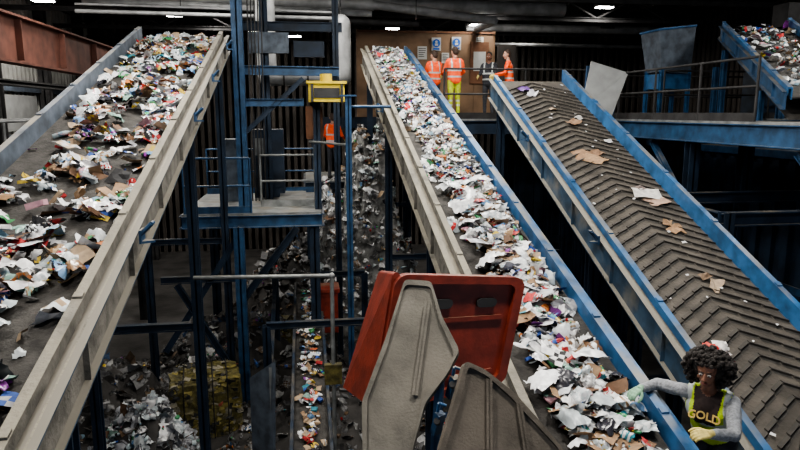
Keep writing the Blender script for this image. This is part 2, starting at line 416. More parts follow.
for i in range(70):
    y = ru(3.2, 9); x = ru(1.95, 2.5); z = zB(y) + ru(.10, .16); R = Euler((.3 + random.gauss(0, .25), random.gauss(0, .25), ru(0, 6.28))).to_matrix()
    if i % 3 == 0: T.grid(V((x, y, z)), R, ru(.18, .28), ru(.2, .32), 9, .022, pick([((.85, .87, .88), 4), ((.6, .66, .68), 3), ((.04, .04, .05), .6)]), 1, bulge=.06)
    elif i % 3 == 1: T.grid(V((x, y, z)), R, ru(.15, .24), ru(.2, .3), 5, .010, pick([((.9, .9, .89), 5), ((.7, .72, .75), 2)]), 0, fold=ru(-.3, .3), col2=pick(PAL))
    else: T.grid(V((x, y, z)), R, ru(.14, .24), ru(.16, .28), 3, .006, pick(PAL[3:6]), 0, fold=ru(-.4, .4))
T.obj("mixed_waste_load")
T = Trash(); RC = Euler((al, 0, 0)).to_matrix()
def onC(x, y, w, l, rz, col, n=4, cr=.015, mi=0, h=.05, fold=0, col2=None, bulge=0):
    T.grid(V((x, y, zC(y) + h)), RC @ Euler((ru(-.08, .08), ru(-.08, .08), rz)).to_matrix(), w, l, n, cr, col, mi, fold=fold, col2=col2, bulge=bulge)
card = (.30, .18, .10)
onC(4.35, 12.5, .30, .22, .3, (.20, .10, .36), 5, .03, 1); onC(4.45, 12.3, .2, .15, 1, (.6, .6, .65), 5, .03, 1)
for c_ in [(4.5, 9.9, .42, .3, .2, card), (4.62, 9.75, .3, .36, .9, (.36, .23, .13)), (4.75, 9.95, .25, .2, .5, (.24, .14, .08)),
           (4.95, 8.7, .42, .30, -.2, (.62, .60, .56)), (5.02, 8.55, .3, .26, .4, (.44, .30, .22)), (4.9, 8.85, .2, .15, .4, (.22, .17, .15)),
           (4.95, 7.85, .26, .16, .4, (.38, .23, .12)), (4.85, 7.95, .16, .12, 1.1, (.28, .17, .09)), (4.8, 6.75, .24, .13, .9, (.38, .29, .2)), (4.75, 6.9, .14, .1, .3, (.2, .13, .08)),
           (4.75, 11.0, .28, .16, .6, (.28, .17, .1)), (4.95, 11.2, .15, .12, .6, (.5, .48, .45)), (4.6, 11.6, .14, .1, .2, (.5, .37, .25)), (5.1, 10.3, .12, .1, .2, (.6, .6, .6))]:
    onC(*c_, fold=ru(-.3, .3))
# crumpled red and white wrapper low on the belt
for k_ in range(5):
    onC(4.10 + ru(-.05, .08), 5.68 + ru(-.04, .04), ru(.12, .2), ru(.1, .16), ru(0, 3), ((.60, .04, .04), (.75, .72, .70), (.62, .10, .08))[k_ % 3], 6, .025, 1, h=.07 + .02 * k_, bulge=.05)
for i in range(40):
    x = ru(4.0, 5.25); y = ru(4, 12.9); w = ru(.015, .045); onC(x, y, w, w * ru(1, 2), ru(0, 3), pick(PAL[:3]), 3, .004, h=.04)
T.obj("cardboard_waste_load")

# ------------------------------------------------------------------ railings/platform helpers
def rail(b, pts, h=1.1, k='blue', post=1.5, r=.022, mids=(.55,), toe=True):
    for a, c in zip(pts, pts[1:]):
        a = V(a); c = V(c); l = (c - a).length; n = max(1, round(l / post))
        for i in range(n + 1):
            p = a.lerp(c, i / n); b.cyl(p, p + V((0, 0, h)), r, k, n=8)
        for hh in (h,) + tuple(mids): b.cyl(a + V((0, 0, hh)), c + V((0, 0, hh)), r, k, n=8)
        if toe:
            d = (c - a).normalized(); nr = V((-d.y, d.x, 0)) * .006
            vs = [a + nr, c + nr, c - nr, a - nr]; vs = vs + [p + V((0, 0, .14)) for p in vs]
            b.add(vs, [(0, 3, 2, 1), (4, 5, 6, 7), (0, 1, 5, 4), (1, 2, 6, 5), (2, 3, 7, 6), (3, 0, 4, 7)], k)
def platform(x0, x1, y0, y1, z, legs, k='bluedark', fas='blue', top='steel', th=.25, low=0):
    b = B(); b.box((x0, y0, z - .04), (x1, y1, z), top)
    for (a, c) in (((x0, y0), (x1, y0)), ((x1, y0), (x1, y1)), ((x1, y1), (x0, y1)), ((x0, y1), (x0, y0))):
        b.beam((a[0], a[1], z - .04 - th / 2), (c[0], c[1], z - .04 - th / 2), .12, th, fas)
    y = y0 + .8
    while y < y1 - .3: b.beam((x0, y, z - .15), (x1, y, z - .15), .08, .16, k); y += .9
    for lx, ly in legs: b.beam((lx, ly, low), (lx, ly, z - .04 - th), .2, .2, k)
    return b
b = platform(-2.45, .3, 13.0, 16.4, 4.0, ((.15, 13.1), (-2.3, 16.2), (.15, 16.2)))
b.beam((-1.35, 12.9, 0), (-1.35, 12.9, 3.75), .2, .2, 'blue'); b.beam((-1.35, 12.9, 2.2), (-.2, 12.9, 3.7), .12, .14, 'bluedark')
b.beam((-1.35, 12.9, .3), (-2.6, 12.9, 2.6), .1, .12, 'bluedark'); b.beam((-2.9, 12.9, 2.7), (-1.3, 12.9, 2.7), .1, .14, 'bluedark')
b.beam((-2.9, 12.9, 1.2), (-1.4, 12.9, 3.5), .1, .12, 'bluedark')
b.box((-.6, 14.2, 4), (.0, 15.8, 4.1), 'steel')
b.obj("steel_walkway")
b = B(); rail(b, [(-2.4, 13.05, 4.0), (-1.1, 13.05, 4.0)], post=1.3, k='blue'); rail(b, [(-.95, 13.9, 4.0), (.25, 13.9, 4.0)], k='steel'); rail(b, [(-2.4, 16.3, 4.0), (.25, 16.3, 4.0)], k='blue')
rail(b, [(.25, 13.9, 4.0), (.25, 16.3, 4.0)], k='blue'); b.obj("guard_railing")
b = B()
b.beam((-1.32, 14.0, 4), (-1.32, 14.0, 8.9), .22, .22, 'blue'); b.beam((-.85, 15.2, 4), (-.85, 15.2, 8.9), .18, .18, 'bluedark'); b.beam((.75, 15.2, 0), (.75, 15.2, 8.9), .14, .14, 'bluedark')
b.beam((-1.32, 14.6, 6.9), (.8, 14.9, 6.9), .15, .2, 'blue'); b.beam((-1.4, 15.2, 7.9), (.9, 15.2, 7.9), .12, .2, 'bluedark')
b.beam((-1.32, 14.0, 5.5), (.0, 14.0, 6.7), .08, .1, 'bluedark'); b.beam((-1.32, 14.0, 6.2), (-.0, 14.0, 6.2), .12, .16, 'blue')
b.box((-1.9, 14.8, 4), (-1.45, 15.4, 5.4), 'greyblue'); b.box((-1.2, 15.4, 4.0), (-.5, 16.1, 5.6), 'bluedark'); b.box((-1.18, 15.38, 5.0), (-.9, 15.4, 5.4), 'steel')
b.box((-1.2, 15.0, 7.3), (-.3, 15.15, 7.75), 'greyblue'); b.box((-.2, 15.3, 7.25), (.5, 15.5, 7.6), 'bluedark')
for i in range(5): b.cyl((-1.15 + i * .07, 14.1, 4.1), (-1.1 + i * .07, 14.1, 8.8), .014, 'dark', n=6)
b.obj("steel_support_tower")
b = B(); b.cyl((-.9, 17, 6.9), (1.0, 17, 6.9), .24, 'duct', n=18); b.cyl((1.0, 17, 6.9), (1.0, 17, 8.2), .24, 'duct', n=18); b.cyl((-.9, 17, 6.9), (-.9, 17, 9.9), .24, 'duct', n=18)
b.cyl((1.0, 17, 8.2), (1.0, 19.0, 8.6), .24, 'duct', n=18); b.sphere((1.0, 17, 8.2), .24, 'duct', 16, 10); b.sphere((1.0, 17, 6.9), .24, 'duct', 16, 10); b.sphere((-.9, 17, 6.9), .24, 'duct', 16, 10)
for x in (-.5, .1, .7): b.cyl((x, 17, 6.9), (x + .04, 17, 6.9), .27, 'dark', n=18)
b.obj("extraction_duct")
b = B()
b.box((.10, 12.9, 6.2), (.80, 13.5, 6.55), 'yellow'); b.box((.06, 12.86, 6.55), (.84, 13.54, 6.60), 'yellow'); b.box((.2, 12.88, 6.28), (.7, 12.9, 6.47), 'dark')
for x in (.14, .72): b.box((x, 12.87, 6.2), (x + .05, 12.9, 6.55), 'dark')
b.cyl((.45, 13.2, 6.6), (.45, 13.2, 6.75), .12, 'yellow', n=14); b.beam((.25, 13.4, 4.0), (.25, 13.4, 6.2), .14, .14, 'bluedark'); b.obj("yellow_drive_unit")
b = B(); b.box((.03, 13.55, 5.45), (.38, 13.85, 6.12), 'brown'); b.box((.06, 13.53, 5.5), (.35, 13.55, 6.07), 'brown'); b.box((.3, 13.51, 5.7), (.33, 13.53, 5.85), 'dark'); b.cyl((.2, 13.7, 5.45), (.2, 13.7, 4.0), .03, 'steel'); b.obj("electrical_cabinet")
b = B(); b.beam((.8, 11.9, 0), (.8, 11.9, 6.3), .11, .11, 'blue'); b.box((.65, 11.8, 6.28), (.95, 12.0, 6.31), 'blue'); b.cyl((.8, 11.9, 6.1), (1.6, 12.0, 6.1), .03, 'blue')
b.cyl((.8, 11.9, 5.4), (.1, 13.5, 5.4), .025, 'steel'); b.obj("blue_steel_post")
b = B(); b.path([(-1.62, 9.2, 3.67), (.33, 8.85, 3.72), (.33, 8.85, 0)], .03, 'steel')
b.sphere((.33, 8.85, 3.72), .045, 'steel'); b.box((.2, 8.8, 2.1), (.45, 8.9, 2.4), 'wire'); b.obj("pipe_frame")
b = B()
for y in (11.0, 14.5):
    b.beam((-.75, y, 0), (-.75, y, 2.3), .14, .14, 'bluedark'); b.beam((1.3, y, 0), (1.3, y, 2.3), .14, .14, 'bluedark'); b.beam((-.75, y, 2.3), (1.3, y, 2.3), .1, .12, 'bluedark')
b.beam((-.75, 11, .8), (-.75, 14.5, 2.3), .08, .1, 'bluedark')
b.obj("lower_steel_frame")
b = B(); zl = lambda y: 1.0 + .12 * (y - 8)
b.box((-.28, 6.5, -.03), (.25, 15, 0), 'belt', zl)
for x in (-.33, .25): b.box((x, 6.5, -.2), (x + .05, 15, .16), 'bluedark', zl)
for y in (7, 10, 13):
    for x in (-.31, .27): b.beam((x, y, 0), (x, y, zl(y) - .2), .08, .08, 'bluedark')
b.obj("lower_belt_conveyor")
T = Trash()
for i in range(300):
    y = ru(6.6, 14.9); T.piece(-.015 + random.gauss(0, .09), y, zl(y) + .04 + rnd() * .05, .12, .8, .4)
T.obj("mixed_waste_load")
b = B(); b.slab([(-.95, 9.6, 0), (-.62, 9.2, 0), (-.55, 9.3, 2.3), (-.95, 9.7, 1.9)], .04, 'greyblue'); b.beam((-.6, 9.35, 0), (-.6, 9.35, 2.2), .05, .05, 'steel'); b.obj("steel_guard_plate")
b = B(); b.box((.15, 13.3, 1.3), (.62, 13.8, 2.2), 'redplastic'); b.box((.11, 13.26, 2.2), (.66, 13.84, 2.28), 'redplastic')
for x in (.2, .55): b.beam((x, 13.5, 0), (x, 13.5, 1.3), .06, .06, 'dark')
b.obj("red_control_box", bevel=.03)
b = platform(-5.9, -4.7, 7.5, 20, 4.75, ((-4.8, 9), (-4.8, 14), (-4.8, 19)), k='dark', fas='greyblue'); b.obj("steel_walkway")
b = B(); rail(b, [(-4.75, 7.6, 4.75), (-4.75, 19.9, 4.75)], k='duct', post=1.6); rail(b, [(-5.85, 7.6, 4.75), (-5.85, 19.9, 4.75)], k='duct', post=1.6); b.obj("guard_railing")
b = B(); b.box((-7.9, 9.5, 0), (-6.9, 21, 3.4), 'wall'); b.box((-7.95, 9.4, 3.4), (-6.85, 21.1, 3.5), 'steel')
for y in np.arange(10, 21, 1.3): b.box((-6.9, y, 0), (-6.84, y + .12, 3.4), 'greyblue')
b.obj("concrete_push_wall")

def bale(name, c, d, k, rz):
    me = B(); R = Matrix.Rotation(rz, 3, 'Z'); c = V(c)
    vs = []; fs = []; idx = {}
    N_ = 9
    def pt(u, v, w):
        key = (round(u * 20), round(v * 20), round(w * 20))
        if key in idx: return idx[key]
        q = V((u, v, w)); nn = noise.noise(q * 2.5 + c) * .07 + noise.noise(q * 7 + c) * .05
        l = q.length; sc = 1 - .10 * (l - 1) + nn
        p = c + R @ V((u * d[0] / 2 * sc, v * d[1] / 2 * sc, w * d[2] / 2 * sc)); p.z = max(p.z, .01)
        vs.append(p); idx[key] = len(vs) - 1; return idx[key]
    g = [-1 + 2 * i / N_ for i in range(N_ + 1)]
    for i in range(N_):
        for j in range(N_):
            a, a2, e, e2 = g[i], g[i + 1], g[j], g[j + 1]
            for s_ in (-1, 1):
                fs.append((pt(a, e, s_), pt(a2, e, s_), pt(a2, e2, s_), pt(a, e2, s_)))
                fs.append((pt(a, s_, e), pt(a2, s_, e), pt(a2, s_, e2), pt(a, s_, e2)))
                fs.append((pt(s_, a, e), pt(s_, a2, e), pt(s_, a2, e2), pt(s_, a, e2)))
    me.add(vs, fs, k)
    for t in (-.6, -.2, .2, .6):
        h = [(t, -1.02, -1), (t, -1.03, 1.03), (t, 1.03, 1.03), (t, 1.02, -1)]
        me.path([c + R @ V((p[0] * d[0] / 2, p[1] * d[1] / 2, p[2] * d[2] / 2)) for p in h], .012, 'dark', n=5)
    o = me.obj(name); T = Trash()
    for _ in range(220):
        u, v = ru(-.95, .95), ru(-.95, .95); f_ = random.choice((0, 1, 1))
        p = (u, v, 1.0) if f_ == 0 else (u, -1.0, v)
        q = c + R @ V((p[0] * d[0] / 2, p[1] * d[1] / 2, p[2] * d[2] / 2))
        T.grid(q, Euler((ru(-.4, .4) + (1.57 if f_ else 0), ru(-.4, .4), 0)).to_matrix(), ru(.05, .16), ru(.05, .12), 3, .015, pick([((.34, .28, .08), 4), ((.16, .14, .07), 3), ((.35, .32, .24), 3), ((.05, .05, .05), 3), ((.4, .1, .06), .6)]), 0)
    t = T.obj("baled_waste"); t.parent = o
bale("wrapped_waste_bale", (-2.0, 12.0, .55), (1.3, 1.1, 1.1), 'wire', .15)
bale("wrapped_waste_bale", (-.9, 15.2, .5), (1.2, 1.1, 1.0), 'wire', -.2)
def mound(name, cx, cy, rx, ry, h, n, pal, sz=1.0, base='concrete', z0=0, pw=1.3, fm=.24):
    b = B(); G = 36; vs = []
    H = lambda u, v: h * max(0, 1 - (u * u + v * v)) ** pw * (1 + .5 * noise.noise(V((u * 3, v * 3, cx))) + .12 * noise.noise(V((u * 11, v * 11, cx))))
    for i in range(G + 1):
        for j in range(G + 1):
            u = -1 + 2 * i / G; v = -1 + 2 * j / G; vs.append((cx + u * rx, cy + v * ry, z0 + H(u, v) + .005))
    b.add(vs, [(i * (G + 1) + j, (i + 1) * (G + 1) + j, (i + 1) * (G + 1) + j + 1, i * (G + 1) + j + 1) for i in range(G) for j in range(G)], base, True)
    o = b.obj(name)
    T = Trash()
    for _ in range(n):
        a = ru(0, 6.28); r = math.sqrt(rnd()); u, v = r * math.cos(a), r * math.sin(a)
        T.piece(cx + u * rx, cy + v * ry, z0 + H(u, v) + .03, 0, sz * ru(.7, 1.2), .8, pal, fm)
    t = T.obj("loose_waste"); t.parent = o
mound("waste_paper_pile", 1.5, 17.1, 1.6, 1.5, 4.9, 2600, [((.62, .62, .61), 6), ((.42, .42, .42), 5), ((.8, .8, .8), 3), ((.15, .14, .13), 3), ((.3, .22, .15), 1.5)], 1.1, base='pile', pw=.75)
mound("waste_paper_pile", -.3, 18.3, 2.0, 1.9, 2.2, 900, PIT_SHADE, 1.4)
mound("plastic_film_heap", -2.9, 10.9, .95, .9, .95, 520, [((.42, .43, .45), 5), ((.22, .22, .23), 5), ((.55, .55, .55), 2)], 1.2, fm=.6)
mound("waste_paper_pile", -3.9, 12.8, 1.3, 1.3, 1.0, 420, PIT_SHADE, 1.3)
mound("waste_paper_pile", .5, 11.3, 2.2, 3.2, .55, 700, PIT_SHADE, 1.0)
mound("waste_paper_pile", -1.6, 15.0, 2.4, 1.9, 1.2, 700, PIT_SHADE, 1.2)

# ------------------------------------------------------------------ upper deck with workers, plywood partition
b = platform(3.05, 6.9, 14.2, 20.5, 5.85, ((3.2, 14.3), (6.7, 14.3), (3.2, 20.3), (6.7, 20.3)), th=.3, fas='bluedark')
b.obj("steel_walkway")
b = B(); rail(b, [(3.1, 14.25, 5.85), (6.85, 14.25, 5.85)], k='dark', toe=True)
b.obj("guard_railing")
b = B()
xs = [1.7, 2.95, 4.2, 5.45, 6.1]
for i in range(4):
    b.box((xs[i], 20.6, 5.85), (xs[i + 1] - .015, 20.63, 8.5 - .03 * i), 'ply')
for x in xs: b.box((x - .03, 20.64, 5.85), (x + .04, 20.72, 8.55), 'ply')
b.box((1.7, 20.58, 8.46), (6.1, 20.63, 8.52), 'brown')
b.box((.2, 20.64, 5.5), (6.9, 20.72, 5.85), 'bluedark')
for x in (.3, 6.7): b.beam((x, 20.8, 0), (x, 20.8, 5.7), .16, .16, 'bluedark')
b.obj("plywood_partition")
b = B(); b.box((6.1, 20.2, 5.85), (6.7, 20.25, 8.1), 'walldark'); b.box((5.3, 20.5, 6.9), (5.9, 20.56, 8.2), 'brown'); b.box((5.4, 20.49, 7.3), (5.8, 20.5, 7.9), 'white'); b.obj("notice_board")
for i, (x, z) in enumerate(((4.2, 8.12), (4.85, 8.15))):
    b = B(); b.box((x - .15, 20.56, z - .2), (x + .15, 20.585, z + .2), 'white')
    b.cyl((x, 20.56, z + .03), (x, 20.545, z + .03), .125, 'signblue', n=24)
    b.cyl((x, 20.544, z + .07), (x, 20.538, z + .07), .04, 'white', n=14); b.box((x - .05, 20.538, z - .05), (x + .05, 20.544, z + .02), 'white')
    b.box((x - .10, 20.545, z - .17), (x + .10, 20.56, z - .12), 'signblue'); b.obj("safety_sign")
for (x, z, w, h) in ((3.75, 7.85, .15, .2), (5.62, 8.2, .12, .16), (4.5, 7.7, .12, .16)):
    b = B(); b.box((x - w, 20.57, z - h), (x + w, 20.585, z + h), 'white')
    for i in range(5): b.box((x - w * .8, 20.565, z + h * .6 - i * h * .3), (x + w * ru(.2, .8), 20.57, z + h * .7 - i * h * .3), 'dark')
    b.obj("paper_notice")

# ------------------------------------------------------------------ right side
b = platform(7.0, 8.3, 6.2, 15.4, 5.85, ((7.1, 7), (8.2, 7), (7.1, 11), (8.2, 11), (7.1, 15.2), (8.2, 15.2)), th=.34)
for y in (7.0, 11.0): b.beam((7.1, y, 4.2), (7.1, y + 1.4, 5.4), .1, .1, 'blue')
b.obj("steel_walkway")
b = B(); rail(b, [(7.02, 9.3, 5.85), (7.02, 15.3, 5.85)], h=1.0, k='dark', post=1.35); b.obj("guard_railing")
b = platform(8.35, 15.3, 14.2, 16.55, 5.85, ((12, 14.3), (15, 14.3), (10, 16.4)), th=.34); b.obj("steel_walkway")
b = B(); rail(b, [(8.35, 16.45, 5.85), (15.2, 16.45, 5.85)], k='dark'); rail(b, [(8.35, 14.25, 5.85), (15.2, 14.25, 5.85)], k='dark'); b.obj("guard_railing")
b = B(); b.box((5.7, 16.9, 0), (15.4, 17.05, 5.4), 'bluedark')
for x in np.arange(5.8, 15.4, .42): b.box((x, 16.78, 0), (x + .16, 16.9, 5.3), 'bluedark')
for x in np.arange(6.6, 15.4, 2.1): b.beam((x, 16.65, 0), (x, 16.65, 5.4), .2, .2, 'bluedark')
b.box((5.7, 16.7, 5.0), (15.4, 16.9, 5.3), 'bluedark'); b.box((5.7, 16.7, 2.4), (15.4, 16.8, 2.6), 'bluedark')
b.obj("storage_bay_wall")
b = B()
for y in np.arange(3, 16.5, .45): b.box((9.35, y, 0), (9.45, y + .18, 5.1), 'bluedark')
b.box((9.45, 3, 0), (9.6, 16.6, 5.2), 'bluedark'); b.box((9.3, 3, 5.1), (9.65, 16.6, 5.25), 'blue'); b.box((9.32, 3, 2.5), (9.36, 16.6, 2.65), 'blue'); b.obj("storage_bay_wall")
b = B(); b.slab([(6.05, 13.6, 6.05), (6.68, 13.45, 5.86), (7.05, 13.5, 6.85), (6.25, 13.65, 7.1)], .05, 'greypanel')
b.beam((6.62, 13.6, 5.3), (6.95, 13.6, 6.8), .06, .06, 'blue'); b.beam((6.15, 13.7, 5.3), (6.2, 13.7, 7.0), .06, .06, 'blue'); b.box((6.0, 13.62, 5.2), (7.0, 13.72, 5.32), 'blue')
b.beam((6.1, 13.67, 0), (6.1, 13.67, 5.2), .1, .1, 'bluedark'); b.obj("grey_chute_panel")
b = B(); P = [(8.25, 14.4, 7.9), (9.15, 14.4, 8.0), (9.15, 15.3, 8.0), (8.25, 15.3, 7.9)]; Q = [(8.4, 14.5, 6.95), (9.15, 14.5, 6.9), (9.15, 15.2, 6.9), (8.4, 15.2, 6.95)]
b.add(P + Q, [(0, 4, 5, 1), (1, 5, 6, 2), (2, 6, 7, 3), (3, 7, 4, 0), (4, 7, 6, 5)], 'greyblue'); b.path([P[0], P[1], P[2], P[3], P[0]], .03, 'blueclean')
for x, y in ((8.42, 14.52), (9.12, 14.52), (8.42, 15.18), (9.12, 15.18)): b.beam((x, y, 5.85), (x, y, 7.0), .08, .08, 'blueclean')
b.box((8.4, 14.5, 6.55), (9.15, 15.2, 6.9), 'blueclean'); b.obj("steel_hopper")
b = B(); b.beam((10.9, 13.6, 5.85), (10.9, 13.6, 8.3), .14, .14, 'blue'); b.beam((9.2, 13.6, 5.85), (9.2, 13.6, 7.0), .1, .1, 'blue')
b.box((10.7, 13.4, 7.9), (12.5, 13.9, 8.4), 'dark'); b.box((11.2, 14.6, 5.85), (12.4, 15.4, 7.3), 'bluedark'); b.obj("machine_frame")
b = B()
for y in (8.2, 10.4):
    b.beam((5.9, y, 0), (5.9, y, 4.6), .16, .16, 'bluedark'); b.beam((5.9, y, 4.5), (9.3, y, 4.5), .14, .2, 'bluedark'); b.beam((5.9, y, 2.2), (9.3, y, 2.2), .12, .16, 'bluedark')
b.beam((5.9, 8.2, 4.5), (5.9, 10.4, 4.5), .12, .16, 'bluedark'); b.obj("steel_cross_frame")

b = platform(2.98, 3.72, 1.6, 5.7, 2.6, ((3.0, 5.5), (3.7, 5.5), (3.0, 2), (3.7, 2)), th=.2); b.obj("picking_platform")
b = platform(-.2, 1.45, 1.8, 5.0, 2.6, ((-.1, 4.9), (1.35, 4.9), (-.1, 2), (1.35, 2)), th=.2); b.obj("picking_platform")

# ------------------------------------------------------------------ foreground red tray + dusty panels
def rounded(u0, v0, u1, v1, r, n=5):
    out = []
    for cx, cy, a0 in ((u1 - r, v0 + r, -90), (u1 - r, v1 - r, 0), (u0 + r, v1 - r, 90), (u0 + r, v0 + r, 180)):
        for i in range(n + 1):
            a = math.radians(a0 + 90 * i / n); out.append((cx + r * math.cos(a), cy + r * math.sin(a)))
    return out
b = B()
BL = V((.42, 3.98, 4.05)); BR = V((1.33, 4.14, 4.12)); TL = V((.58, 4.08, 4.93)); TR = V((1.50, 4.26, 4.83))
ex = (BR - BL); ey = (TL - BL); nrm = ex.cross(ey).normalized()
sg = -1 if nrm.y > 0 else 1
def skewmap(u, v, w=0):
    return BL.lerp(BR, u).lerp(TL.lerp(TR, u), v) + nrm * sg * w
def plate(b, outline, w0, w1, k):
    n = len(outline); vs = [skewmap(u, v, w0) for u, v in outline] + [skewmap(u, v, w1) for u, v in outline]
    b.add(vs, [tuple(range(n)), tuple(reversed(range(n, 2 * n)))] + [(i, (i + 1) % n, n + (i + 1) % n, n + i) for i in range(n)], k)
plate(b, rounded(0, 0, 1, 1, .09), -.03, 0, 'redplastic')
def ring(b, o1, o2, w0, w1, k):
    n = len(o1); vs = [skewmap(u, v, w0) for u, v in o1] + [skewmap(u, v, w1) for u, v in o1] + [skewmap(u, v, w1) for u, v in o2] + [skewmap(u, v, w0) for u, v in o2]
    fs = []
    for i in range(n):
        j = (i + 1) % n
        for a in range(3): fs.append((a * n + i, a * n + j, (a + 1) * n + j, (a + 1) * n + i))
    b.add(vs, fs, k, False)
ring(b, rounded(-.02, -.02, 1.02, 1.02, .10), rounded(.05, .05, .95, .95, .07), -.03, .045, 'redplastic')
plate(b, rounded(.10, .62, .90, .66, .015, 2), 0, .02, 'redplastic'); plate(b, rounded(.10, .12, .90, .15, .012, 2), 0, .015, 'redplastic')
plate(b, rounded(.66, .74, .82, .82, .035), .001, .028, 'dark'); plate(b, rounded(.30, .74, .46, .82, .035), .001, .028, 'dark')
L0 = [skewmap(0, 0, 0), skewmap(0, 1, 0)]; L1 = [V((.27, 4.62, 3.92)), V((.55, 4.66, 4.80))]
b.slab([L0[0], L1[0], L1[1], L0[1]], .03, 'redplastic'); b.path([L0[1], L1[1], L1[0]], .025, 'redplastic')
for t in (.3, .65): b.path([L0[0].lerp(L1[0], t) + V((-.015, 0, 0)), L0[1].lerp(L1[1], t) + V((-.015, 0, 0))], .014, 'redplastic')
for p in (skewmap(.1, 0, -.015), skewmap(.9, 0, -.015)): b.beam((p.x, p.y, 2.6), p, .05, .05, 'blue')
b.obj("red_plastic_crate")

def flat_panel(name, pts, th, ribs, legs, k, inset=.035, extra=None):
    P = np.array(pts); c = P.mean(0); u_, s_, vt = np.linalg.svd(P - c); n = V(vt[2])
    if n.y > 0: n = -n
    C0 = V(c); pr = lambda p: V(p) - n * (V(p) - C0).dot(n)
    Q = [pr(p) for p in pts]; b = B()
    R_ = []
    for i in range(len(Q)):
        a, m_, d_ = Q[i - 1], Q[i], Q[(i + 1) % len(Q)]
        e1 = (a - m_); e2 = (d_ - m_); t1 = min(.03, e1.length * .3); t2 = min(.03, e2.length * .3)
        p1 = m_ + e1.normalized() * t1; p2 = m_ + e2.normalized() * t2
        for t in (0, .33, .67, 1): R_.append(p1.lerp(m_, t).lerp(m_.lerp(p2, t), t))
    m = len(R_)
    inn = [q + (C0 - q).normalized() * inset for q in R_]
    L2_ = [q + n * .03 for q in R_]; L3_ = [q + n * .03 for q in inn]; L4_ = [q + n * .012 for q in inn]; L5_ = [q - n * th for q in R_]
    vs = L5_ + L2_ + L3_ + L4_
    fs = []
    for i in range(m):
        j = (i + 1) % m
        for a in range(3): fs.append((a * m + i, a * m + j, (a + 1) * m + j, (a + 1) * m + i))
    fs.append(tuple(range(3 * m, 4 * m))); fs.append(tuple(reversed(range(m))))
    b.add(vs, fs, k)
    for a, c_, wd in ribs:
        a, c_ = pr(a), pr(c_); b.beam(a + n * .022, c_ + n * .022, wd, .025, k, up=n)
    for p in legs:
        q = pr(p) - n * .04; b.beam((q.x, q.y, 2.6), q, .06, .06, 'blue')
    if extra: extra(b, n, pr)
    return b.obj(name)
g1 = [(.597, 3.83, 4.965), (.764, 3.80, 4.94), (.80, 3.64, 4.76), (.868, 3.473, 4.615), (.78, 3.397, 4.51), (.628, 3.297, 4.40), (.511, 3.10, 4.23), (.50, 3.02, 3.9), (.28, 3.12, 3.9), (.285, 3.414, 4.37), (.45, 3.625, 4.656)]
def ex1(b, n, pr):
    for p in ((.69, 3.25, 4.30), (.80, 3.36, 4.46)):
        p = V(p) - n * .02; b.obox(p, (.05, .04, .14), (.3, 0, .5), 'blue'); b.cyl(p, p + n * .06, .018, 'dark')
        b.path([p + V((0, 0, .07)), p + V((.01, 0, .11)) + n * .03, p + V((.05, 0, .09)) + n * .04], .010, 'blueclean', n=6)
    b.beam((.66, 3.22, 3.9), (.74, 3.42, 4.5), .05, .05, 'blue')
flat_panel("dust_covered_steel_panel", g1, .03, [((.72, 3.70, 4.84), (.58, 3.35, 4.42), .035)], [(.42, 3.15, 3.95)], 'dustpanel', extra=ex1)
g2 = [(.847, 3.34, 4.607), (.959, 3.317, 4.557), (1.117, 3.25, 4.443), (1.244, 3.168, 4.307), (1.37, 3.065, 4.179), (1.40, 2.98, 3.9), (.66, 2.88, 3.9), (.66, 2.985, 4.283), (.776, 3.206, 4.475)]
flat_panel("dust_covered_steel_panel", g2, .03, [((.97, 3.31, 4.50), (.90, 3.0, 4.05), .035), ((1.13, 3.24, 4.38), (1.14, 3.0, 4.05), .035)], [(1.0, 2.95, 3.9)], 'dustpanel2')

